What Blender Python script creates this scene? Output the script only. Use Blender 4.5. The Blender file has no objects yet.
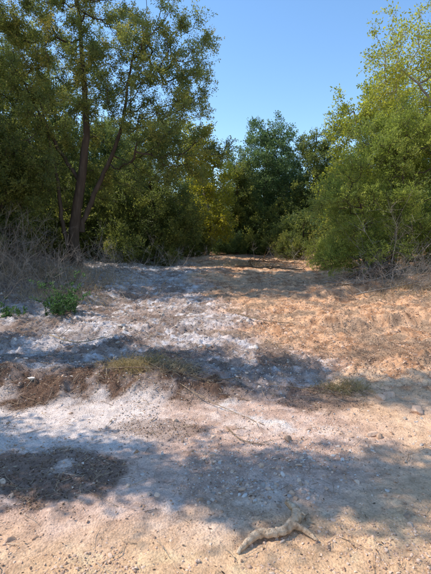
import bpy, bmesh, math, random
import numpy as np
from mathutils import Vector
R=np.random.RandomState
scene=bpy.context.scene
# ---------------------------------------------------------------- noise
def _h(ix,iy,s):
    n=(ix.astype(np.int64)*374761393+iy.astype(np.int64)*668265263+s*1442695041)&0x7fffffff
    n=((n^(n>>13))*1274126177)&0x7fffffff
    n=n^(n>>16)
    return (n&0xffff)/65535.0
def vn(x,y,s=0):
    x=np.asarray(x,float);y=np.asarray(y,float)
    xi=np.floor(x);yi=np.floor(y);fx=x-xi;fy=y-yi
    fx=fx*fx*fx*(fx*(fx*6-15)+10);fy=fy*fy*fy*(fy*(fy*6-15)+10)
    xi=xi.astype(np.int64);yi=yi.astype(np.int64)
    a=_h(xi,yi,s);b=_h(xi+1,yi,s);c=_h(xi,yi+1,s);d=_h(xi+1,yi+1,s)
    return (a*(1-fx)+b*fx)*(1-fy)+(c*(1-fx)+d*fx)*fy
def fbm(x,y,s=0,o=4):
    t=0;a=.5;n=0
    c,sn=math.cos(.6),math.sin(.6)
    for i in range(o):
        t=t+a*vn(x,y,s+i*7);n+=a;a*=.5
        x,y=(x*c-y*sn)*2.03+3.1,(x*sn+y*c)*2.03+1.7
    return t/n
def ss(a,b,x):
    t=np.clip((np.asarray(x,float)-a)/(b-a),0,1);return t*t*(3-2*t)
# ---------------------------------------------------------------- terrain
def edge(x):   # far border of the flat road
    return 4.45+0.45*(fbm(x*.7,x*0+3,11,4)-.5)+0.05*x
def rough(x,y):
    return ss(-.2,.3,y-edge(x))
def H(x,y,fine=True):
    x=np.asarray(x,float);y=np.asarray(y,float)
    e=edge(x);t=y-e+.3*(fbm(x*2.2,y*2.2,55,3)-.5)
    h=np.interp(t,[-100,-.1,.25,.6,2.5,7.5,13.5,17,22,60,600],[0,0,.06,.13,.33,.80,1.22,1.4,1.7,3.2,5])
    h=h+.10*ss(-.05,.35,t)*ss(1.3,.4,t)*ss(.3,-.6,x)*(.3+1.4*fbm(x*2,y*2,5,2))      # small berm on the left
    h=h+ss(1,6,t)*(np.clip(-x-1.8,0,9)*.125+np.clip(x-2.7,0,9)*.14)
    # low eroded steps on the right
    for (yy,x0) in ((7.2,1.6),(9.5,2.0)):
        q=yy+.5*(fbm(x*.9,x*0+yy,21,3)-.5)-y
        h=h+.15*ss(x0-.6,x0+.6,x)*(ss(.12,-.12,q)*ss(-1.6,-.2,q))
    h=h+(fbm(x*.45,y*.45,1,3)-.5)*.22*ss(1,7,t)
    r=rough(x,y)
    h=h+(fbm(x*1.6,y*1.6,2,4)-.5)*(.035+.1*r)
    if fine:
        f=fbm(x*9,y*9,3,4)-.5
        far=1/(1+np.maximum(y-12,0)*.2)
        h=h+f*(.024+.055*r)*far
        c=np.clip(fbm(x*22,y*22,4,3)-.55,0,1)
        h=h+c*(.045+.10*r*ss(.3,.7,fbm(x*1.3,y*1.3,8,2)))*far
    return h
def lerp(a,b,m):
    return a*(1-m[...,None])+np.array(b)[None]*m[...,None]
def zones(x,y):
    n1=fbm(x*.9,y*.9,31,4);n2=fbm(x*2.6,y*2.6,32,4);n3=fbm(x*8,y*8,33,4);n4=fbm(x*.35,y*.35,34,3)
    t=y-edge(x)
    slope=ss(-.1,.25,t+(n2-.5)*.5)
    div=np.interp(y,[4,6,9,13,20],[.9,.8,.2,-.5,-1.5])
    orange=ss(-.55,.55,x-div+(n1-.5)*2.2+(n2-.5)*.8)
    mulch=ss(.5,.62,n2*.6+n1*.4+.02)
    return n1,n2,n3,n4,t,slope,orange,mulch
def darkmask(x,y):
    """where dark organic litter lies"""
    n1,n2,n3,n4,t,slope,orange,mulch=zones(x,y)
    m=np.zeros_like(x)
    m=np.maximum(m,ss(-.2,.15,t+(n2-.5)*.6)*ss(1.0,.45,t+(n2-.5)*.8)*ss(1.2,-.3,x+(n1-.5))*(.65+.9*ss(.35,.6,n3*.5+n2*.5)))
    m=np.maximum(m,.85*ss(.5,.9,t)*ss(2.2,1.3,t+(n1-.5)*1.2)*ss(.36,.56,n2))
    m=np.maximum(m,.75*ss(.5,.62,n2)*ss(.3,1,t)*ss(9,5,t))
    d=((x+1.35)/.7)**2+((y-2.95)/.34)**2
    m=np.maximum(m,.8*ss(1.5,.1,d+(n2-.5)*3.4+(n3-.5)*3.2))
    d=((x+.55)/.5)**2+((y-3.75)/.2)**2
    m=np.maximum(m,.6*ss(1.4,.4,d+(n2-.5)*2+(n3-.5)*1.2))
    d=((x-1.15)/.5)**2+((y-4.5)/.35)**2
    m=np.maximum(m,.8*ss(1.4,.4,d+(n2-.5)*2+(n3-.5)*1.2))
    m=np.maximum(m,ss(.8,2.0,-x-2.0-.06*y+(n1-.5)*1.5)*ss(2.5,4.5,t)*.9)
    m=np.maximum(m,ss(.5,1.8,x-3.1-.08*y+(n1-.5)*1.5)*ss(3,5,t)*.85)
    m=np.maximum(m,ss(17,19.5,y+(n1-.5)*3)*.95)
    return m
def gcol(x,y):
    n1,n2,n3,n4,t,slope,orange,mulch=zones(x,y)
    c=np.zeros(x.shape+(3,))+np.array([.78,.54,.42])
    c=lerp(c,[.81,.63,.53],ss(.42,.62,n1+(n3-.5)*.3)*.8)
    c=lerp(c,[.56,.35,.255],ss(.56,.42,n2*.6+n3*.4)*.55)
    c=lerp(c,[.82,.69,.62],ss(3.15,3.5,y+(n2-.5)*.6)*ss(-.2,-.9,x+(n2-.5)*.8)*.9)
    c=lerp(c,[.87,.55,.315],ss(2.8,2.15,y-.25*x+(n2-.5)*.6)*.9)
    c=lerp(c,[.84,.53,.31],ss(.8,1.6,x+(n2-.5))*.75)
    d=np.abs(x-(.35+(4.3-y)*.25+(n2-.5)*1.0))
    c=lerp(c,[.80,.76,.72],ss(.22,.02,d+(n3-.5)*.35)*ss(3.5,3.9,y)*ss(5.0,4.4,y)*.7*ss(.35,.6,n3))
    g=np.zeros_like(c)+np.array([.62,.54,.52])
    g=lerp(g,[.75,.69,.68],ss(.45,.6,n2*.5+n3*.5))
    g=lerp(g,[.40,.28,.22],ss(.56,.40,n1*.5+n3*.5)*.85)
    o=np.zeros_like(c)+np.array([.74,.43,.25])
    o=lerp(o,[.84,.55,.35],ss(.45,.62,n2))
    o=lerp(o,[.43,.22,.12],ss(.50,.36,n3*.6+n2*.4)*.8)
    s=lerp(g,[0,0,0],orange)+o*orange[...,None]
    c=c*(1-slope[...,None])+s*slope[...,None]
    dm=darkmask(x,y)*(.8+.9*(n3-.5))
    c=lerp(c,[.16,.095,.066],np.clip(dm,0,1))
    c*=(.84+.32*n3)[...,None]
    return np.clip(c,.01,.88)
# ---------------------------------------------------------------- mesh builder
class MB:
    def __init__(s):
        s.v=[];s.n=0;s.f={3:[],4:[]}
    def add(s,v,f,mat=0,tint=.5,smooth=False):
        v=np.asarray(v,float).reshape(-1,3);f=np.asarray(f,np.int64)
        k=f.shape[1];m=len(f)
        t=np.broadcast_to(np.asarray(tint,float),(m,)).copy()
        s.f[k].append((f+s.n,np.full(m,mat),t,np.full(m,smooth)))
        s.v.append(v);s.n+=len(v)
    def obj(s,name,mats,loc=(0,0,0)):
        me=bpy.data.meshes.new(name)
        V=np.concatenate(s.v)-np.array(loc)
        loops=[];tot=[];mat=[];tn=[];sm=[]
        for k in (3,4):
            for f,m,t,q in s.f[k]:
                loops.append(f.ravel());tot.append(np.full(len(f),k));mat.append(m);tn.append(t);sm.append(q)
        loops=np.concatenate(loops);tot=np.concatenate(tot);mat=np.concatenate(mat);tn=np.concatenate(tn);sm=np.concatenate(sm)
        me.vertices.add(len(V));me.vertices.foreach_set('co',V.astype(np.float32).ravel())
        me.loops.add(len(loops));me.loops.foreach_set('vertex_index',loops.astype(np.int32))
        me.polygons.add(len(tot))
        st=np.concatenate([[0],np.cumsum(tot)[:-1]])
        me.polygons.foreach_set('loop_start',st.astype(np.int32))
        me.polygons.foreach_set('loop_total',tot.astype(np.int32))
        me.polygons.foreach_set('material_index',mat.astype(np.int32))
        me.polygons.foreach_set('use_smooth',sm.astype(bool))
        a=me.attributes.new('tint','FLOAT','FACE');a.data.foreach_set('value',tn.astype(np.float32))
        me.update(calc_edges=True);me.validate()
        for m in mats: me.materials.append(m)
        o=bpy.data.objects.new(name,me);o.location=loc
        scene.collection.objects.link(o)
        return o
def unit(v):
    return v/np.maximum(np.linalg.norm(v,axis=-1,keepdims=True),1e-9)
def tube(mb,P,rad,sides=6,mat=0,tint=.5,rng=None,lump=0):
    P=np.asarray(P,float);n=len(P);rad=np.asarray(rad,float)
    T=np.gradient(P,axis=0);T=unit(T)
    up=np.array([.13,.21,.97]) if abs(T[0][2])<.8 else np.array([.97,.2,.1])
    A=[];a=unit(np.cross(T[0],up))
    for i in range(n):
        a=unit(a-T[i]*np.dot(a,T[i]));A.append(a)
    A=np.array(A);B=np.cross(T,A)
    th=np.linspace(0,2*np.pi,sides,endpoint=False)
    rr=rad[:,None]*np.ones(sides)
    if lump and rng is not None: rr=rr*(1+lump*rng.randn(n,sides)*.6+lump*rng.randn(1,sides))
    V=P[:,None]+rr[...,None]*(A[:,None]*np.cos(th)[None,:,None]+B[:,None]*np.sin(th)[None,:,None])
    i=np.arange(n-1)[:,None]*sides;j=np.arange(sides)[None];j2=(j+1)%sides
    F=np.stack([i+j,i+j2,i+sides+j2,i+sides+j],-1).reshape(-1,4)
    V=V.reshape(-1,3)
    mb.add(V,F,mat,tint,True)
    c0=np.vstack([V[:sides],P[0]-T[0]*rad[0]*.3]);mb.add(c0,[[(k+1)%sides,k,sides] for k in range(sides)],mat,tint,True)
    c1=np.vstack([V[-sides:],P[-1]+T[-1]*rad[-1]*.5]);mb.add(c1,[[k,(k+1)%sides,sides] for k in range(sides)],mat,tint,True)
def sticks(mb,p0,p1,r0,r1,mat=0,tint=.5):
    n=len(p0);d=unit(p1-p0)
    ref=np.where(np.abs(d[:,2:3])<.8,np.array([[0,0,1.]]),np.array([[1.,0,0]]))
    a=unit(np.cross(d,ref));b=np.cross(d,a)
    r0=np.broadcast_to(r0,(n,));r1=np.broadcast_to(r1,(n,))
    V=np.zeros((n,6,3))
    for k in range(3):
        o=a*math.cos(k*2.0944)+b*math.sin(k*2.0944)
        V[:,k]=p0+o*r0[:,None];V[:,k+3]=p1+o*r1[:,None]
    base=np.arange(n)[:,None,None]*6
    F=(np.array([[0,1,4,3],[1,2,5,4],[2,0,3,5]])[None]+base).reshape(-1,4)
    mb.add(V,F,mat,np.repeat(np.broadcast_to(tint,(n,)),3),False)
def leaves(mb,p,d,L,W,rng,mat=1,tint=.5,flat=False):
    n=len(p);d=unit(d)
    q=rng.randn(n,3)
    if flat: q=np.array([[0,0,1.]])+q*.35
    b=unit(np.cross(d,q))
    L=np.broadcast_to(L,(n,))[:,None];W=np.broadcast_to(W,(n,))[:,None]
    V=np.stack([p,p+d*L*.45+b*W*.5,p+d*L,p+d*L*.45-b*W*.5],1)
    F=np.arange(n*4).reshape(-1,4)
    mb.add(V,F,mat,np.broadcast_to(tint,(n,)),False)
def rv(rng,n):
    return unit(rng.randn(n,3))
# ---------------------------------------------------------------- materials
def mat_base(name):
    m=bpy.data.materials.new(name);m.use_nodes=True
    nt=m.node_tree;nt.nodes.clear();return m,nt
def N(nt,t,**k):
    n=nt.nodes.new(t)
    for a,b in k.items(): setattr(n,a,b)
    return n
def ramp(nt,stops):
    n=N(nt,'ShaderNodeValToRGB');e=n.color_ramp.elements
    while len(e)<len(stops): e.new(.5)
    for i,(p,c) in enumerate(stops):
        e[i].position=p;e[i].color=(*c,1)
    return n
def leaf_mat(name,stops,trans=.35,rough=.55):
    m,nt=mat_base(name)
    at=N(nt,'ShaderNodeAttribute',attribute_name='tint')
    r=ramp(nt,stops);nt.links.new(at.outputs['Fac'],r.inputs[0])
    p=N(nt,'ShaderNodeBsdfPrincipled');p.inputs['Roughness'].default_value=rough
    p.inputs['Specular IOR Level'].default_value=.3
    t=N(nt,'ShaderNodeBsdfTranslucent')
    hs=N(nt,'ShaderNodeHueSaturation');hs.inputs['Saturation'].default_value=1.1;hs.inputs['Value'].default_value=2.1
    mx=N(nt,'ShaderNodeMixShader');mx.inputs[0].default_value=trans
    o=N(nt,'ShaderNodeOutputMaterial')
    nt.links.new(r.outputs[0],p.inputs['Base Color']);nt.links.new(r.outputs[0],hs.inputs['Color'])
    nt.links.new(hs.outputs[0],t.inputs['Color'])
    nt.links.new(p.outputs[0],mx.inputs[1]);nt.links.new(t.outputs[0],mx.inputs[2])
    nt.links.new(mx.outputs[0],o.inputs[0]);return m
def solid_mat(name,stops,nscale=40,detail=6,bump=.4,bscale=80,rough=.9,amt=.5,stretch=(1,1,1),bdist=.01):
    m,nt=mat_base(name)
    at=N(nt,'ShaderNodeAttribute',attribute_name='tint')
    tc=N(nt,'ShaderNodeTexCoord');mp=N(nt,'ShaderNodeMapping');mp.inputs['Scale'].default_value=stretch
    nt.links.new(tc.outputs['Object'],mp.inputs[0])
    no=N(nt,'ShaderNodeTexNoise');no.inputs['Scale'].default_value=nscale;no.inputs['Detail'].default_value=detail
    nt.links.new(mp.outputs[0],no.inputs['Vector'])
    s=N(nt,'ShaderNodeMath',operation='SUBTRACT');s.inputs[1].default_value=.5;nt.links.new(no.outputs[0],s.inputs[0])
    mu=N(nt,'ShaderNodeMath',operation='MULTIPLY_ADD');mu.inputs[1].default_value=amt*2
    nt.links.new(s.outputs[0],mu.inputs[0]);nt.links.new(at.outputs['Fac'],mu.inputs[2])
    r=ramp(nt,stops);nt.links.new(mu.outputs[0],r.inputs[0])
    p=N(nt,'ShaderNodeBsdfPrincipled');p.inputs['Roughness'].default_value=rough;p.inputs['Specular IOR Level'].default_value=.2
    nb=N(nt,'ShaderNodeTexNoise');nb.inputs['Scale'].default_value=bscale;nb.inputs['Detail'].default_value=5
    nt.links.new(mp.outputs[0],nb.inputs['Vector'])
    b=N(nt,'ShaderNodeBump');b.inputs['Strength'].default_value=bump;b.inputs['Distance'].default_value=bdist
    nt.links.new(nb.outputs[0],b.inputs['Height']);nt.links.new(b.outputs[0],p.inputs['Normal'])
    nt.links.new(r.outputs[0],p.inputs['Base Color'])
    o=N(nt,'ShaderNodeOutputMaterial');nt.links.new(p.outputs[0],o.inputs[0]);return m
M_jun=leaf_mat('juniper_foliage',[(0,(.055,.075,.03)),(.4,(.115,.145,.045)),(.7,(.22,.23,.06)),(1,(.44,.34,.10))],.44)
M_jdark=leaf_mat('dark_juniper_foliage',[(0,(.05,.08,.036)),(.5,(.10,.15,.058)),(1,(.20,.25,.085))],.4)
M_jlight=leaf_mat('light_juniper_foliage',[(0,(.095,.135,.036)),(.5,(.21,.25,.06)),(1,(.40,.40,.10))],.47)
M_oak=leaf_mat('oak_foliage',[(0,(.12,.135,.026)),(.5,(.29,.30,.055)),(.85,(.50,.45,.09)),(1,(.56,.44,.11))],.5)
M_yel=leaf_mat('autumn_foliage',[(0,(.13,.15,.025)),(.5,(.35,.32,.05)),(1,(.55,.42,.08))],.5)
M_sap=leaf_mat('sapling_foliage',[(0,(.035,.085,.032)),(.5,(.07,.145,.05)),(1,(.13,.22,.075))],.35)
M_dry=leaf_mat('dry_grass',[(0,(.17,.12,.07)),(.5,(.38,.29,.18)),(1,(.52,.43,.28))],.25)
M_dgr=leaf_mat('green_dry_grass',[(0,(.14,.115,.045)),(.5,(.33,.25,.12)),(1,(.52,.40,.23))],.25)
M_flake=leaf_mat('dead_leaf_litter',[(0,(.05,.032,.02)),(.5,(.17,.10,.06)),(.85,(.34,.21,.12)),(1,(.5,.38,.25))],.1)
M_bark=solid_mat('bark',[(0,(.03,.022,.017)),(.5,(.08,.06,.046)),(1,(.18,.14,.11))],14,6,.8,30,stretch=(1,1,.2),bdist=.02)
M_gbark=solid_mat('grey_bark',[(0,(.14,.115,.10)),(.5,(.29,.25,.215)),(1,(.46,.41,.36))],18,6,.8,40,stretch=(1,1,.25),bdist=.01)
M_wood=solid_mat('weathered_wood',[(0,(.14,.09,.055)),(.5,(.38,.27,.18)),(1,(.58,.46,.33))],60,6,.9,120,amt=.6,bdist=.006)
M_drift=solid_mat('driftwood',[(0,(.20,.12,.07)),(.45,(.54,.38,.25)),(1,(.80,.64,.47))],30,8,1,90,amt=.9,bdist=.012)
M_stone=solid_mat('limestone',[(0,(.30,.24,.19)),(.4,(.52,.43,.37)),(.75,(.66,.58,.52)),(1,(.76,.70,.65))],30,5,.5,90,amt=.3,bdist=.004)
M_rstone=solid_mat('tan_stone',[(0,(.36,.22,.14)),(.5,(.62,.42,.30)),(1,(.80,.61,.47))],30,5,.5,90,amt=.3,bdist=.004)
def ground_mat():
    m,nt=mat_base('ground_soil')
    at=N(nt,'ShaderNodeAttribute',attribute_name='soil')
    tc=N(nt,'ShaderNodeTexCoord')
    n1=N(nt,'ShaderNodeTexNoise');n1.inputs['Scale'].default_value=55;n1.inputs['Detail'].default_value=8;n1.inputs['Roughness'].default_value=.75
    n2=N(nt,'ShaderNodeTexNoise');n2.inputs['Scale'].default_value=9;n2.inputs['Detail'].default_value=8;n2.inputs['Roughness'].default_value=.65
    vo=N(nt,'ShaderNodeTexVoronoi');vo.inputs['Scale'].default_value=75
    for n in (n1,n2,vo): nt.links.new(tc.outputs['Object'],n.inputs['Vector'])
    r1=ramp(nt,[(.3,(.52,.49,.47)),(.5,(1,1,1)),(.72,(1.22,1.22,1.24))]);nt.links.new(n1.outputs[0],r1.inputs[0])
    r2=ramp(nt,[(.3,(.72,.68,.66)),(.5,(1,1,1)),(.7,(1.12,1.11,1.1))]);nt.links.new(n2.outputs[0],r2.inputs[0])
    a=N(nt,'ShaderNodeMix',data_type='RGBA',blend_type='MULTIPLY');a.inputs[0].default_value=1
    nt.links.new(at.outputs['Color'],a.inputs[6]);nt.links.new(r1.outputs[0],a.inputs[7])
    b=N(nt,'ShaderNodeMix',data_type='RGBA',blend_type='MULTIPLY');b.inputs[0].default_value=1
    nt.links.new(a.outputs[2],b.inputs[6]);nt.links.new(r2.outputs[0],b.inputs[7])
    p=N(nt,'ShaderNodeBsdfPrincipled');p.inputs['Roughness'].default_value=.95;p.inputs['Specular IOR Level'].default_value=.1
    nt.links.new(b.outputs[2],p.inputs['Base Color'])
    ad=N(nt,'ShaderNodeMath',operation='MULTIPLY_ADD');ad.inputs[1].default_value=-.5
    nt.links.new(vo.outputs['Distance'],ad.inputs[0]);nt.links.new(n1.outputs[0],ad.inputs[2])
    bu=N(nt,'ShaderNodeBump');bu.inputs['Strength'].default_value=.9;bu.inputs['Distance'].default_value=.014
    nt.links.new(ad.outputs[0],bu.inputs['Height']);nt.links.new(bu.outputs[0],p.inputs['Normal'])
    o=N(nt,'ShaderNodeOutputMaterial');nt.links.new(p.outputs[0],o.inputs[0]);return m
M_ground=ground_mat()
# ---------------------------------------------------------------- ground sheet
def axis(dense0,dense1,step,lo,hi,g):
    a=list(np.arange(dense0,dense1,step));s=step;v=a[-1]
    while v<hi: s*=g;v+=s;a.append(v)
    s=step;v=a[0]
    while v>lo: s*=g;v-=s;a.insert(0,v)
    return np.array(a)
xs=axis(-3.4,3.4,.018,-500,500,1.035)
ys=list(np.arange(1.4,6.5,.016));v=ys[-1]
while v<26: v+=.004*v; ys.append(v)
s=.12
while v<700: s*=1.07;v+=s;ys.append(v)
s=.02;v=1.4
while v>-80: s*=1.12;v-=s;ys.insert(0,v)
ys=np.array(ys)
X,Y=np.meshgrid(xs,ys);Z=H(X,Y)
far=ss(60,300,np.hypot(X,Y));Z=Z*(1-far)+2*far
nx,ny=len(xs),len(ys)
mb=MB();i=np.arange(ny-1)[:,None]*nx;j=np.arange(nx-1)[None]
mb.add(np.stack([X,Y,Z],-1),np.stack([i+j,i+j+1,i+nx+j+1,i+nx+j],-1).reshape(-1,4),0,.5,True)
g=mb.obj('ground',[M_ground])
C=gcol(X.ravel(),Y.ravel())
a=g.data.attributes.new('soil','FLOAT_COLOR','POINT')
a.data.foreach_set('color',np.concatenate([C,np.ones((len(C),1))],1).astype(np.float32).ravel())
# ---------------------------------------------------------------- stones
def ico(sub,seed,k=.25,pl=11):
    bm=bmesh.new();bmesh.ops.create_icosphere(bm,subdivisions=sub,radius=1)
    V=np.array([v.co[:] for v in bm.verts]);F=np.array([[v.index for v in f.verts] for f in bm.faces]);bm.free()
    r=R(seed)
    for q in range(pl):   # chip with planes for facets
        n=unit(r.randn(3));d=.42+.35*r.rand();e=V@n-d
        V=V-np.where(e>0,e,0)[:,None]*n
    V*=(1+k*.1*r.randn(len(V),1));V*=np.array([1,.65+.3*r.rand(),.45+.3*r.rand()])
    return V*1.35,F
def rotm(rng,n,tilt=.4):
    z=rng.rand(n)*2*np.pi;x=rng.randn(n)*tilt
    cz,sz,cx,sx=np.cos(z),np.sin(z),np.cos(x),np.sin(x);o=np.zeros(n)
    Rz=np.stack([np.stack([cz,-sz,o],-1),np.stack([sz,cz,o],-1),np.stack([o,o,o+1],-1)],-2)
    Rx=np.stack([np.stack([o+1,o,o],-1),np.stack([o,cx,-sx],-1),np.stack([o,sx,cx],-1)],-2)
    return Rz@Rx
def scatter(mb,x,y,size,sub,rng,mat,tint,sink=.45):
    protos=[ico(sub,100+k) for k in range(8)];pid=rng.randint(0,8,len(x))
    z=H(x,y);M=rotm(rng,len(x))
    for k,(V,F) in enumerate(protos):
        q=np.where(pid==k)[0]
        if not len(q): continue
        W=np.einsum('nij,vj->nvi',M[q],V)*size[q][:,None,None]
        W=W+np.stack([x[q],y[q],z[q]+size[q]*(.6-sink)*.6],-1)[:,None]
        FF=(F[None]+np.arange(len(q))[:,None,None]*len(V)).reshape(-1,3)
        mm=np.repeat(mat[q],len(F));tt=np.repeat(tint[q],len(F))
        mb.v.append(W.reshape(-1,3));mb.f[3].append((FF+mb.n,mm,tt,np.full(len(FF),False)));mb.n+=len(W)*len(V)
rng=R(5)
def samp(n,y0,y1,p=1.0,xw=.62):
    u=rng.rand(n);y=y0*(y1/y0)**(u**p)
    x=(rng.rand(n)*2-1)*(xw*y+.6);return x,y
mb=MB()
x,y=samp(48000,1.7,14)
t=y-edge(x);dens=.15+.6*ss(0,.5,t)*ss(9,5,t)+.7*ss(.5,.68,fbm(x*1.5,y*1.5,60,3))
k=rng.rand(len(x))<dens*(1-.85*np.clip(darkmask(x,y),0,1));x=x[k];y=y[k]
size=.003+.007*rng.rand(len(x))**3+.0009*y
n1,n2,n3,n4,t,slope,orange,mu=zones(x,y)
ismat=(rng.rand(len(x))<np.where(t>0,orange,ss(3.0,2.2,y)*.8+.5+ss(.6,1.5,x)*.4)).astype(int)
scatter(mb,x,y,size,1,rng,ismat,.05+rng.rand(len(x))*.75)
x,y=samp(2600,1.9,15)
t=y-edge(x);dens=.10+.7*ss(0,.5,t)
k=rng.rand(len(x))<dens*(1-.7*np.clip(darkmask(x,y),0,1));x=x[k];y=y[k]
size=.009+.024*rng.rand(len(x))**4+.0014*y
n1,n2,n3,n4,t,slope,orange,mu=zones(x,y)
ismat=(rng.rand(len(x))<np.where(t>0,orange*.95+.1,.9)).astype(int)
scatter(mb,x,y,size,2,rng,ismat,.05+rng.rand(len(x))*.75)
cx=np.concatenate([.35+.22*rng.randn(120),.75+.25*rng.randn(70),1.6+.3*rng.randn(60),-.1+.25*rng.randn(50)])
cy=np.concatenate([2.75+.1*rng.randn(120),3.2+.12*rng.randn(70),3.6+.25*rng.randn(60),3.15+.15*rng.randn(50)])
scatter(mb,cx,cy,.006+.015*rng.rand(len(cx))**2,2,rng,rng.randint(0,2,len(cx)),.1+rng.rand(len(cx))*.75)
mb.obj('gravel',[M_stone,M_rstone])
def rock(x,y,s,seed,mat,tint=.6,sq=(1,1,1)):
    V,F=ico(4,seed,.1,16);V=V*np.array(sq)
    V=V*(1+.2*(fbm(V[:,0]*2+seed,V[:,1]*2+V[:,2],seed,4)-.5))[:,None]*s
    m=MB();z=float(H(np.array([x]),np.array([y]))[0])
    a=seed*1.3;V=V@np.array([[math.cos(a),-math.sin(a),0],[math.sin(a),math.cos(a),0],[0,0,1]])
    m.add(V+np.array([x,y,z+s*.2]),F,0,tint,False);m.obj('rock',[mat],(x,y,z))
for k,(x_,y_,s_,t_,mt) in enumerate([(-2.05,4.75,.05,.95,M_stone),(1.98,4.15,.085,.5,M_rstone),(2.0,3.8,.065,.6,M_rstone),
    (1.75,4.5,.05,.5,M_rstone),(1.35,3.62,.05,.5,M_rstone),(1.9,4.6,.06,.5,M_rstone),(-.1,5.9,.06,.6,M_stone),
    (-.45,6.6,.07,.6,M_stone),(.55,7.3,.08,.5,M_stone),(-1.5,6.9,.07,.6,M_stone),(.5,2.72,.03,.5,M_rstone),(.25,2.62,.02,.7,M_stone)]):
    rock(x_,y_,s_,300+k,mt,t_)
# ---------------------------------------------------------------- litter
mb=MB()
x,y=samp(100000,1.7,22,.9)
dm=darkmask(x,y);n1,n2,n3,n4,t,slope,orange,mu=zones(x,y)
k=rng.rand(len(x))<(.02+.95*dm+.3*slope*orange+.12*slope);x=x[k];y=y[k]
d=np.stack([rng.randn(len(x)),rng.randn(len(x)),.25*rng.randn(len(x))],-1)
z=H(x,y)+.004+.014*rng.rand(len(x))**2
leaves(mb,np.stack([x,y,z],-1),d,.008+.022*rng.rand(len(x))+.001*y,.004+.009*rng.rand(len(x)),rng,0,np.clip(rng.rand(len(x))**1.3,0,1),True)
mb.obj('leaf_litter',[M_flake])
mb=MB()
x,y=samp(12000,1.7,16)
dm=darkmask(x,y);n1,n2,n3,n4,t,slope,orange,mu=zones(x,y)
k=rng.rand(len(x))<(.06+.65*dm+.4*slope);x=x[k];y=y[k]
L=.03+.16*rng.rand(len(x))**3+.008*y;a_=rng.rand(len(x))*np.pi*2
dx,dy=np.cos(a_)*L,np.sin(a_)*L
r_=.0008+.0018*rng.rand(len(x))**2+.00018*y
p0=np.stack([x,y,H(x,y)+r_+.003],-1);p1=np.stack([x+dx,y+dy,H(x+dx,y+dy)+r_+.004+.02*rng.rand(len(x))**3],-1)
mid=(p0+p1)/2+np.stack([rng.randn(len(x))*L*.08,rng.randn(len(x))*L*.08,.003+0*x],-1)
mid[:,2]=np.maximum(mid[:,2],H(mid[:,0],mid[:,1])+.003)
tn=rng.rand(len(x));sticks(mb,p0,mid,r_,r_*.85,0,tn);sticks(mb,mid,p1,r_*.85,r_*.5,0,tn)
mb.obj('twig_litter',[M_wood])
# ---------------------------------------------------------------- fallen wood
def chain(pts,n,rng,wig=.0):
    pts=np.array(pts,float);s=np.linspace(0,len(pts)-1,n)
    out=[]
    for q in s:
        i=min(int(q),len(pts)-2);f=q-i
        p0=pts[max(i-1,0)];p1=pts[i];p2=pts[i+1];p3=pts[min(i+2,len(pts)-1)]
        out.append(.5*((2*p1)+(-p0+p2)*f+(2*p0-5*p1+4*p2-p3)*f*f+(-p0+3*p1-3*p2+p3)*f**3))
    out=np.array(out);return out+rng.randn(*out.shape)*wig
r2=R(9)
mb=MB()
A=chain([(.115,2.14,.012),(.16,2.20,.022),(.23,2.265,.034),(.31,2.275,.036),(.39,2.31,.030),(.46,2.385,.042),(.475,2.46,.055),(.425,2.51,.075)],44,r2,.0018)
rr_=np.interp(np.linspace(0,1,44),[0,.15,.3,.5,.62,.75,.9,1],[.009,.016,.023,.021,.025,.029,.023,.012])
tube(mb,A,rr_,14,0,.5,r2,.10)
B=chain([(.43,2.35,.034),(.49,2.325,.03),(.53,2.28,.02),(.56,2.245,.01)],14,r2,.0012)
tube(mb,B,np.interp(np.linspace(0,1,14),[0,.6,1],[.023,.015,.006]),12,0,.45,r2,.09)
B=chain([(.465,2.40,.045),(.50,2.44,.05),(.525,2.42,.045)],8,r2,.001);tube(mb,B,np.linspace(.014,.005,8),8,0,.4,r2,.09)
mb.obj('driftwood_branch',[M_drift],(.35,2.4,0))
def gl(pts,lift=.015):
    return [(a,b,float(H(np.array([a]),np.array([b]))[0])+lift+(c if c else 0)) for a,b,c in pts]
def fallen(name,pts,r0,r1,ntw,seed,tint=.5,mat=None,tl=.35):
    q=R(seed);m=MB();P=chain(gl(pts,r0),26,q,r0*.3);rad=np.linspace(r0,r1,26)
    tube(m,P,rad,8,0,tint,q,.06)
    for _ in range(ntw):
        i=q.randint(3,24);d=unit(np.array([q.randn(),q.randn(),abs(q.randn())*.35]))
        l=tl*(.3+q.rand());E=[P[i]+d*l*s_+np.array([0,0,.03*s_])+q.randn(3)*l*.04 for s_ in (0,.35,.7,1)]
        E=np.array(E);E[1:,2]=np.maximum(E[1:,2],H(E[1:,0],E[1:,1])+.008)
        tube(m,E,np.linspace(rad[i]*.55,.0015,4),4,0,tint+.1*q.randn())
        if q.rand()<.7:
            d2=unit(d+q.randn(3)*.6);d2[2]=abs(d2[2])*.5
            sticks(m,E[1:3],E[1:3]+d2*l*.4,.0022,.001,0,tint)
    m.obj(name,[mat or M_wood],tuple(P[0]))
fallen('fallen_branch',[(-1.15,5.5,.05),(-.75,5.0,.04),(-.3,4.55,.02),(.1,4.2,.01),(.45,3.85,0)],.007,.003,8,1,.35,None,.2)
fallen('fallen_branch',[(-1.2,4.95,.03),(-.6,4.8,.03),(-.1,4.75,.02),(.3,4.9,.02)],.009,.004,8,2,.1,None,.2)
fallen('fallen_branch',[(.8,4.75,.03),(1.2,4.6,.02),(1.6,4.5,.01)],.006,.003,6,3,.2,None,.2)
fallen('fallen_branch',[(.1,3.75,.01),(.22,3.5,.01),(.4,3.4,.01)],.006,.003,2,4,.2,None,.15)
fallen('fallen_branch',[(.4,7.6,.05),(.9,7.2,.06),(1.3,7.1,.04)],.013,.005,8,5,.3)
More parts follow.
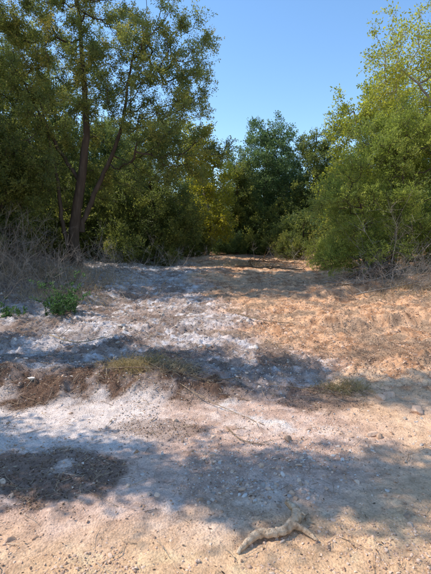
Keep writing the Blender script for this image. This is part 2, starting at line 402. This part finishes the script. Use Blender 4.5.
fallen('fallen_branch',[(-2.4,6.2,.05),(-1.9,5.9,.06),(-1.5,6.3,.05)],.011,.004,12,6,.6)
fallen('fallen_branch',[(.6,13.5,.1),(1.5,12.8,.15),(2.6,12.6,.1)],.035,.01,14,7,.1,None,.8)
fallen('fallen_branch',[(1.2,15.5,.1),(2.0,14.5,.2),(2.9,14.4,.1)],.04,.01,16,8,.1,None,.9)
fallen('fallen_branch',[(2.6,10.2,.1),(3.3,9.6,.15),(4.3,9.7,.2)],.022,.008,18,18,.3,M_gbark,.7)
fallen('fallen_branch',[(3.0,9.2,.05),(3.8,9.0,.1),(4.6,9.4,.1)],.016,.006,18,19,.3,M_gbark,.7)
fallen('fallen_branch',[(-.28,2.2,0),(-.2,2.05,0),(-.13,1.98,0)],.003,.0015,1,9,.7,None,.08)
fallen('fallen_branch',[(-.62,2.1,0),(-.5,2.0,0),(-.42,1.9,0)],.0035,.0015,1,10,.7,None,.08)
# ---------------------------------------------------------------- grass tufts, brush
def tuft(name,cx,cy,rx,ry,n,L,mat,seed,up=.5,w=.004):
    q=R(seed);m=MB()
    x=cx+q.randn(n)*rx;y=cy+q.randn(n)*ry;z=H(x,y)
    d=np.stack([q.randn(n),q.randn(n),up*(1+q.rand(n))],-1);d=unit(d)
    l=L*(.4+.8*q.rand(n));p=np.stack([x,y,z],-1);tn=np.clip(q.rand(n)*.7+.3*vn(x*6,y*6,3),0,1)
    m1=p+d*l[:,None]*.55
    d2=d+np.array([0,0,-.7])+q.randn(n,3)*.2;e=m1+unit(d2)*l[:,None]*.5
    e[:,2]=np.maximum(e[:,2],H(e[:,0],e[:,1])+.004)
    side=unit(np.cross(d,q.randn(n,3)))*w*.5
    V=np.stack([p-side,p+side,m1+side*.9,m1-side*.9],1);m.add(V,np.arange(4*n).reshape(-1,4),0,tn)
    V=np.stack([m1-side*.9,m1+side*.9,e],1);m.add(V,np.arange(3*n).reshape(-1,3),0,tn)
    m.obj(name,[mat],(cx,cy,0))
tuft('dry_grass_tuft',-.95,5.1,.17,.12,1000,.2,M_dgr,1,.6)
tuft('dry_grass_tuft',-.45,4.95,.16,.1,600,.16,M_dry,2,.45)
tuft('dry_grass_tuft',1.45,4.75,.14,.08,650,.14,M_dgr,3,.5)
tuft('dry_grass_tuft',-3.2,8.8,.5,.4,900,.35,M_dry,4,.9,.006)
tuft('dry_grass_tuft',4.2,9.2,.6,.4,700,.3,M_dry,5,.8,.006)
tuft('dry_grass_tuft',-4.0,10.5,1.0,.6,2000,.4,M_dry,6,1,.008)
tuft('dry_grass_tuft',1.2,15.2,.6,.5,700,.35,M_dry,7,.8,.01)
def brush(name,cx,cy,rx,ry,n,L,seed,mat,up=1.0,leaf=None,lean=(0,0),r=.004):
    q=R(seed);m=MB()
    for _ in range(n):
        x=cx+q.randn()*rx;y=cy+q.randn()*ry;z=float(H(np.array([x]),np.array([y]))[0])
        d=unit(np.array([q.randn()*.5+lean[0],q.randn()*.5+lean[1],up*(.5+q.rand())]));l=L*(.4+.8*q.rand())
        P=[np.array([x,y,z-.02])]
        for s_ in range(6):
            d=unit(d+q.randn(3)*.16-np.array([0,0,.05]));P.append(P[-1]+d*l/6)
        P=np.array(P);P[:,2]=np.maximum(P[:,2],z-.02);tn=np.clip(.5+.25*q.randn(),0,1)
        tube(m,P,np.linspace(r,r*.3,7),4,0,tn)
        k=q.randint(5,12);i=q.randint(1,6,k);p0=P[i];dd=unit(np.tile(d,(k,1))+q.randn(k,3)*.8)
        p1=p0+dd*l*.3*q.rand(k,1);sticks(m,p0,p1,r*.5,r*.25,0,tn)
        k2=k*2;i=q.randint(0,k,k2);b0=p0[i]+(p1[i]-p0[i])*q.rand(k2,1)
        sticks(m,b0,b0+unit(q.randn(k2,3)+dd[i])*l*.12,r*.35,r*.2,0,tn)
        if leaf is not None:
            c=leaf;nl=c[0];i=q.randint(0,k,nl);b0=p0[i]+(p1[i]-p0[i])*q.rand(nl,1)
            leaves(m,b0,q.randn(nl,3)+np.array([0,0,.6]),c[1]*(.6+.8*q.rand(nl)),c[2],q,1,np.clip(q.rand(nl)*.8+.1,0,1))
    mats=[mat]+([leaf[3]] if leaf else [])
    m.obj(name,mats,(cx,cy,0))
brush('dry_brush',-4.3,10.2,.9,.5,130,1.5,1,M_gbark,1.0,None,(.1,-.1))
brush('dry_brush',-4.3,8.8,.7,.5,110,1.3,2,M_gbark)
brush('dry_brush',-2.6,12.0,.8,.6,80,1.0,3,M_gbark,.8)
brush('dry_brush',3.9,9.6,.6,.4,110,.9,4,M_gbark,.4,None,(-.2,-.2))
brush('dry_brush',5.2,9.8,.7,.6,90,1.1,5,M_gbark,.5,None,(-.2,-.2))
brush('dry_brush',4.6,10.4,.5,.4,35,1.8,12,M_gbark,1.2,None,(-.15,0),.006)
brush('dry_brush',-1.3,15.5,.8,.8,60,.8,6,M_gbark,.7)
brush('dry_brush',3.0,14.5,.8,.8,60,1.0,16,M_gbark,.7)
brush('green_sapling',-2.75,7.6,.16,.12,28,.75,7,M_bark,1.3,(120,.042,.017,M_sap))
brush('green_sapling',-3.55,7.3,.14,.1,12,.4,8,M_bark,1.0,(80,.035,.014,M_sap))
brush('green_sapling',-3.4,9.3,.16,.1,12,.6,9,M_bark,1.1,(60,.035,.014,M_sap))
q=R(44);m=MB();c=np.array([3.75,10.2,float(H(np.array([3.75]),np.array([10.2]))[0])])
for k in range(16):
    d=unit(np.array([q.randn(),q.randn()*.8-.3,abs(q.randn())*.8]));P=[c+np.array([0,0,.12])]
    for s_ in range(6):
        d=unit(d+q.randn(3)*.25-np.array([0,0,.12]));P.append(P[-1]+d*.12)
    tube(m,P,np.linspace(.07,.01,7)*(.6+.6*q.rand()),6,0,.6,q,.1)
tube(m,[c-[0,0,.1],c+[.02,0,.2],c+[.1,0,.5],c+[.12,.02,.62]],[.16,.13,.10,.08],10,0,.7,q,.12)
m.obj('tree_stump',[M_bark],tuple(c))
# ---------------------------------------------------------------- trees
def tree(name,base,blobs,trunks,ncl,seed,leafm,barkm=None,ns=13,nl=15,sl=.42,L=.06,W=.028,spread=.035,upb=.35,
         tint0=.05,tint1=.75,rt=.006,droop=0,shell=.5,hole=.0,topt=0.0,al=.8):
    q=R(seed);m=MB();bx,by=base;bz=float(H(np.array([bx]),np.array([by]),False)[0]);B=np.array([bx,by,bz])
    nodes=[];par=[];rad=[]
    for T in trunks:
        pts=np.array([p[:3] for p in T],float)+B;rr=[p[3] for p in T];n=5*len(T)
        P=chain(pts,n,q,.012);P[0,2]-=.15;rd=np.interp(np.linspace(0,1,n),np.linspace(0,1,len(T)),rr)
        rd[0]*=1.25
        tube(m,P,rd,9,0,.45,q,.07)
        for a_,b_ in zip(P[n//6:],rd[n//6:]): nodes.append(a_);par.append(-1);rad.append(b_)
    nt0=len(nodes);w=np.array([b[3]*b[4]*b[5] for b in blobs])
    w/=w.sum();bi=q.choice(len(blobs),ncl,p=w);bl=np.array([b[:6] for b in blobs])[bi]
    c=rv(q,ncl)*(q.rand(ncl,1)**shell)*bl[:,3:6]+bl[:,:3]+B
    if hole>0:
        k=fbm(c[:,0]*.8+c[:,2]*.3,c[:,2]*.8+c[:,1]*.4,seed,2)>hole;c=c[k]
    gz=H(c[:,0],c[:,1],False)
    c[:,2]=np.maximum(c[:,2],gz+.15)
    tn=np.array(nodes)
    dist=np.sqrt(((c[:,None]-tn[None])**2).sum(-1)).min(1);c=c[np.argsort(dist)]
    depth=[0]*nt0;branches=[]
    for p in c:
        A=np.array(nodes);dd=p-A;ds=np.sqrt((dd**2).sum(1))
        cost=ds*(1+.6*np.clip(-dd[:,2]/np.maximum(ds,.01),0,1))+.25*np.array(depth)
        i=int(np.argmin(cost));a_=A[i];l=ds[i]
        k=max(2,min(6,int(l/.25)+1));bend=np.array([0,0,.16*l])+q.randn(3)*.07*l
        pts=[a_]
        prev=i
        for s_ in range(1,k+1):
            f=s_/k;pt=a_+(p-a_)*f-bend*math.sin(math.pi*f)*(1 if droop<=0 else -1)+(q.randn(3)*.02*l if s_<k else 0)
            nodes.append(pt);par.append(prev);rad.append(0);depth.append(depth[i]+l*f);prev=len(nodes)-1;pts.append(pt)
        branches.append((i,prev,k))
    cnt=np.zeros(len(nodes));
    for i0,last,k in branches: cnt[last]+=1
    for i in range(len(nodes)-1,nt0-1,-1):
        if par[i]>=0: cnt[par[i]]+=cnt[i]
    for i0,last,k in branches:
        ids=[i0]+list(range(last-k+1,last+1));P=np.array([nodes[z_] for z_ in ids])
        rr=rt*np.maximum(cnt[ids],1)**.48;rr[0]=min(rr[1]*1.15,rad[i0] if i0<nt0 and rad[i0]>0 else 9)
        tube(m,P,rr,5,0,float(np.clip(.45+.15*q.randn(),0,1)))
    n=len(c);cen=c.mean(0)
    nn=n*ns;ci=np.repeat(np.arange(n),ns)
    out=unit(c-cen)[ci];sd=unit(rv(q,nn)+out*.45+np.array([0,0,upb])-np.array([0,0,droop]))
    ln=sl*(.45+.75*q.rand(nn))*(.7+.6*q.rand(n))[ci];p0=c[ci]+q.randn(nn,3)*sl*.12
    p1=p0+sd*ln[:,None];sticks(m,p0,p1,rt*.45,rt*.15,0,.4)
    ct=np.clip(q.rand(n)*1.0,0,1)
    ct=ct*.6+.4*fbm(c[:,0]*.8,c[:,2]*.8+c[:,1],seed+3,2)+topt*(c[:,2]-B[2]-3)/6  # topt paints sunlit highlights into the leaf tint towards the crown top
    li=np.repeat(np.arange(nn),nl);N_=len(li);f=q.rand(N_)**.75
    P=p0[li]+sd[li]*(ln[li]*f)[:,None]+q.randn(N_,3)*spread*(1.3-.8*f)[:,None]
    D=sd[li]*al+rv(q,N_)*.9
    t_=np.clip(tint0+(tint1-tint0)*(ct[ci][li]*.65+.25*q.rand(N_)+.2*f-.05),0,1)
    leaves(m,P,D,L*(.6+.8*q.rand(N_)),W*(.7+.6*q.rand(N_)),q,1,t_)
    o=m.obj(name,[barkm or M_bark,leafm],(bx,by,bz));return o
# 1 large juniper, left
tree('juniper_tree',(-4.0,12.6),[(.2,0,7.6,2.7,2.2,2.3),(2.4,-.3,5.5,2.0,1.8,1.7),(-.8,0,5.0,2.3,2.1,1.7),(2.8,-.2,3.5,1.8,1.6,1.4),(-.2,.2,9.8,2.9,2.0,1.6),(-2.2,.2,3.2,1.8,1.6,1.2),(.3,.8,2.8,1.8,1.0,1.2)],
     [[(0,0,0,.19),(-.08,0,.9,.15),(.12,0,2.2,.13),(.35,0,3.8,.09),(.25,.1,6,.06),(.1,.1,8.6,.03)],
      [(.1,.1,1.2,.08),(.6,.2,2.4,.065),(1.3,.1,3.9,.045),(1.7,0,6.0,.02)],
      [(.2,0,2.3,.06),(-.6,.1,3.6,.045),(-1.4,.1,5.2,.02)],
      [(-.1,0,0,.08),(-.35,-.1,1.1,.065),(-.5,-.1,2.6,.045),(-.9,0,4.6,.02)]],800,11,M_jun,ns=15,nl=26,sl=.34,L=.05,W=.026,spread=.045,al=.7,hole=.31,topt=.4,tint1=.95)
# 2 juniper at far left edge
tree('juniper_tree',(-6.3,11.8),[(0,0,3.0,1.9,1.8,2.2),(-.2,0,6.4,1.7,1.7,1.9),(1.1,0,1.9,1.3,1.2,1.2)],
     [[(0,0,0,.12),(.1,0,1.4,.10),(.0,0,3.5,.08),(.1,0,7,.02)],[(0,0,.2,.07),(.6,0,1.6,.05),(.9,0,3.2,.02)]],380,12,M_jun,nl=24,sl=.36,L=.05,W=.027,spread=.045,al=.7,hole=.28,tint1=.95)
# 3 mid-left fill
tree('juniper_tree',(-2.4,16.2),[(0,0,2.2,1.9,1.6,1.9),(.3,0,4.4,1.3,1.2,1.3),(1.0,-.2,1.2,1.1,.9,1.0),(-1.4,0,1.6,1.3,1.2,1.3)],
     [[(0,0,0,.09),(.1,0,1.2,.07),(0,0,3,.05),(.1,0,5,.02)],[(0,0,.1,.06),(-.6,0,1.3,.045),(-1,0,2.8,.02)]],320,13,M_jun,nl=20,L=.065,W=.032,spread=.05,al=.7,hole=.2,tint1=.85)
tree('elm_tree',(-.35,19.0),[(0,0,2.9,1.1,1.1,1.8),(-.5,0,4.6,1.0,1.0,1.2),(.3,-.2,1.4,.9,.9,.8)],
     [[(0,0,0,.07),(.1,0,1.5,.055),(-.2,0,3.2,.04),(-.4,0,5.0,.02)]],170,14,M_yel,M_gbark,ns=11,nl=10,L=.085,W=.055,spread=.06,hole=.2,tint1=.75)
# 4 centre trees
tree('oak_tree',(2.6,23.0),[(0,0,4.0,2.2,2,2.6),(-.9,0,2.6,1.6,1.5,1.8),(.2,0,5.9,1.3,1.3,1.1),(0,-.5,1.4,2,1.2,1.1)],
     [[(0,0,0,.12),(.1,0,1.6,.09),(0,0,3.6,.07),(.1,0,6.4,.03)],[(0,0,.8,.08),(-.8,0,2.2,.06),(-1.2,0,3.8,.03)]],360,15,M_jdark,M_bark,ns=12,nl=12,L=.09,W=.05,spread=.07,hole=.27,tint1=.95)
tree('juniper_tree',(4.9,22.0),[(0,0,3.0,1.7,1.6,2.4),(.3,0,4.6,1.1,1.0,1.3),(-.6,-.2,1.4,1.5,1.2,1.2)],
     [[(0,0,0,.1),(.1,0,1.4,.08),(0,0,3.4,.06),(.1,0,5.6,.02)]],260,16,M_jun,hole=.22,L=.08,W=.038,al=.8,tint1=.85)
tree('juniper_tree',(1.0,21.0),[(0,0,1.9,1.2,1.1,1.8),(.1,0,3.6,.8,.8,1.0)],
     [[(0,0,0,.08),(.05,0,1.4,.06),(0,0,4.2,.02)]],150,17,M_jun,hole=.2,L=.08,W=.038,tint1=1)
# 5 right feathery juniper
tree('juniper_tree',(4.5,11.1),[(0,0,2.1,1.5,1.3,1.6),(-.85,-.4,.7,1.1,1.0,.7),(.6,0,3.1,1.3,1.2,1.2),(-.4,0,3.0,.9,.9,1.0),(-1.2,0,2.0,.75,.8,.9)],
     [[(0,0,0,.08),(.1,0,1.0,.06),(.2,0,2.3,.045),(.3,0,3.9,.02)],[(0,0,.1,.05),(-.5,-.1,.8,.04),(-.9,-.2,1.8,.02)]],340,18,M_jlight,ns=14,nl=23,sl=.4,L=.055,W=.019,hole=.24,upb=.5,al=1.2,tint1=.9)
# 6 right overhanging oak
tree('oak_tree',(7.0,11.4),[(-1.6,0,4.9,2.0,1.6,1.3),(-1.8,0,7.7,1.6,1.4,.8),(.3,0,6.0,1.9,1.8,2.5),(-.9,0,3.4,1.8,1.4,1.3),(-1.3,0,9.2,2.0,1.4,1.0),(-2.8,0,4.2,1.0,.9,.8)],
     [[(0,0,0,.17),(-.1,0,1.6,.14),(.1,0,3.4,.11),(-.1,0,5.6,.08),(0,0,8.6,.03)],
      [(-.1,0,1.8,.06),(-.9,0,3.0,.045),(-1.7,0,4.2,.028),(-2.4,0,4.8,.01)],
      [(.1,0,4.4,.05),(-.5,.1,5.9,.03),(-1.0,0,7.0,.018),(-1.3,0,7.8,.008)]],560,19,M_oak,M_gbark,ns=11,nl=12,sl=.42,L=.06,W=.034,spread=.05,hole=.36,upb=.1,tint1=.9,rt=.005)
tree('oak_tree',(6.6,16.5),[(0,0,4.0,2.2,1.8,2.4),(-1.4,0,4.6,1.1,1.0,1.3),(-1,0,1.9,1.8,1.4,1.6)],
     [[(0,0,0,.12),(-.1,0,2,.1),(-.2,0,4.2,.07),(0,0,6.2,.03)],[(0,0,1,.08),(-.9,0,2.8,.06),(-1.5,0,5,.03)]],330,20,M_oak,M_gbark,ns=11,nl=12,L=.085,W=.05,spread=.06,hole=.25,tint1=.7)
# trees left of the road, outside the picture, whose shade falls on it
tree('juniper_tree',(-4.9,3.65),[(.3,.05,3.9,1.1,.55,.6),(.8,-.05,5.0,1.1,.58,.8),(.9,.1,6.1,1.1,.58,.7),(-.8,0,3.6,1.0,1.0,1.4)],
     [[(0,0,0,.15),(.05,0,1.6,.11),(.1,0,3.4,.08),(.6,.1,6.2,.03)],[(0,0,.3,.09),(-.5,.3,1.8,.06),(-.8,.3,3.6,.03)]],185,21,M_jun,hole=.32,L=.07,W=.034,nl=11,sl=.34)
tree('juniper_tree',(-5.6,6.1),[(.5,.2,3.9,.9,.6,.6),(.9,.05,5.0,1.0,.55,.7),(1.0,-.1,6.3,1.0,.55,.6),(1.1,-.3,7.4,.9,.45,.5),(-.8,0,3.6,1.0,1.0,1.4)],
     [[(0,0,0,.15),(.05,0,1.6,.11),(.2,0,3.8,.08),(.9,.1,7.2,.03)],[(0,0,.3,.09),(-.5,.3,1.8,.06),(-.8,.3,3.6,.03)]],195,22,M_jun,hole=.32,L=.07,W=.034,nl=11,sl=.35)
# shrub prototypes
def shrub(x,y,rx,rz,ncl,seed,mt,L=.07,W=.032):
    return tree('shrub',(x,y),[(0,0,rz*.55,rx,rx*.8,rz*.6),(rx*.5,0,rz*.35,rx*.7,rx*.6,rz*.4),(-rx*.5,.1,rz*.4,rx*.7,rx*.6,rz*.45)],
        [[(0,0,0,.05),(.05,0,rz*.4,.035),(.1,0,rz,.012)],[(.05,0,0,.04),(-rx*.3,0,rz*.4,.03),(-rx*.5,0,rz*.8,.012)]],ncl,seed,mt,ns=12,nl=16,sl=.38,L=L,W=W,hole=.2,rt=.005,al=.8,tint1=.95)
S=[shrub(-1.6,19.2,1.3,1.7,110,31,M_jdark),shrub(3.6,18.2,1.2,1.5,100,32,M_jun),shrub(-4.4,14.9,1.4,1.8,120,33,M_jun),shrub(5.9,13.2,1.3,1.6,110,34,M_jlight,.06,.024)]
def inst(name,src,x,y,s,rz,parent,sz=1):
    o=bpy.data.objects.new(name,src.data)
    o.location=(x,y,float(H(np.array([x]),np.array([y]),False)[0])-.05);o.rotation_euler[2]=rz;o.scale=(s,s,s*sz)
    scene.collection.objects.link(o);o.parent=parent
q=R(78)
un=bpy.data.objects.new('undergrowth',None);scene.collection.objects.link(un)
kk=0
for x_ in np.arange(-13,14,1.5):
    for y_ in (21.5,25.5):
        xx=x_+q.randn()*.5;yy=y_+q.randn()*.8
        inst('bush_%d'%kk,S[q.randint(3)],xx,yy,.9+.4*q.rand(),q.rand()*6.3,un);kk+=1
for (x_,y_,s_,i_) in [(-3.2,17.5,1.0,0),(-5.5,14.0,1.0,2),(-6.8,13.0,1.1,0),(-5.7,16.5,1.2,1),(-3.1,14.6,.7,2),(-7.8,10.6,1.1,2),(-6.0,9.9,.8,2),(-2.6,19.5,1,1),(-.9,18.2,.7,1),(-1.9,15.3,.5,1),
        (4.6,15.2,.9,1),(5.4,15.8,1.2,0),(4.2,19.5,1,0),(2.6,20.3,.8,1),(6.6,11.8,1.0,3),(7.6,13.2,1.3,0),(6.0,10.6,.7,3),(3.7,13.4,.7,3),(7.8,16,1.3,1),(5.4,19,1.1,2),(7.5,9.2,1,3),(-8.5,13,1.3,0),(.6,20,.6,0),(1.8,19.8,.55,1),(3.0,17.0,.6,1)]:
    inst('bush_%d'%kk,S[i_],x_,y_,s_,q.rand()*6.3,un);kk+=1
par_=bpy.data.objects.new('distant_trees',None);scene.collection.objects.link(par_)
srcs=[o for o in scene.objects if o.name in('juniper_tree.002','juniper_tree.003','juniper_tree.004','oak_tree','juniper_tree.001')]
q=R(77);k=0
def bg(x,y,s):
    global k
    inst('woodland_tree_%d'%k,srcs[q.randint(len(srcs))],x,y,s,q.rand()*6.28,par_,.85+.3*q.rand());k+=1
for x_ in np.arange(-30,32,2.6): bg(x_+q.randn()*.6,30+q.randn()*1.5,.75+.2*q.rand())
for x_ in np.arange(-44,46,4.0): bg(x_+q.randn(),40+q.randn()*2,1.0+.2*q.rand())
for (x_,y_,s_) in [(-8.5,16,1.0),(-6.2,17.5,1.0),(-4.6,19.5,.95),(-9.5,21,1.2),(-6,24,1.1),(-3.2,25,.8),(-12,18,1.2),(-10.5,12,1.1),(-7.4,8.9,.95),
                 (9,15,1.0),(9.5,20,1.1),(11.5,12,1.2),(8.2,25,1.0),(13,18,1.2),(10.5,8,1.0),(-1.5,27,.7),(6.5,26,.8),(-14,10,1.2)]: bg(x_,y_,s_)
# ---------------------------------------------------------------- light, sky, camera
EL=50;AZ=-80
sd=Vector((math.sin(math.radians(AZ))*math.cos(math.radians(EL)),math.cos(math.radians(AZ))*math.cos(math.radians(EL)),math.sin(math.radians(EL))))
L_=bpy.data.lights.new('sun','SUN');L_.energy=5.0;L_.angle=math.radians(.5);L_.color=(1,.93,.81)
lo=bpy.data.objects.new('sun',L_);lo.rotation_euler=sd.to_track_quat('Z','Y').to_euler();lo.location=(-20,10,20);scene.collection.objects.link(lo)
w=bpy.data.worlds.new('World');scene.world=w;w.use_nodes=True;nt=w.node_tree
sk=nt.nodes.new('ShaderNodeTexSky');sk.sky_type='NISHITA';sk.sun_disc=False;sk.sun_elevation=math.radians(EL);sk.sun_rotation=math.radians(AZ%360)
sk.air_density=1.1;sk.dust_density=.1;sk.ozone_density=1.6
hs=nt.nodes.new('ShaderNodeHueSaturation');hs.inputs['Saturation'].default_value=1.15;hs.inputs['Value'].default_value=1.65;hs.inputs['Hue'].default_value=.5
bgn=nt.nodes['Background'];bgn.inputs[1].default_value=.15
nt.links.new(sk.outputs[0],hs.inputs['Color']);nt.links.new(hs.outputs[0],bgn.inputs[0])
cam=bpy.data.cameras.new('camera');co=bpy.data.objects.new('camera',cam);scene.collection.objects.link(co)
cam.sensor_fit='VERTICAL';cam.sensor_height=24;cam.lens=24*434/574;cam.clip_end=2000;cam.clip_start=.05
co.location=(0,0,1.6);co.rotation_euler=(math.radians(85),0,0)
scene.camera=co
scene.view_settings.view_transform='Standard';scene.view_settings.look='None';scene.view_settings.exposure=0
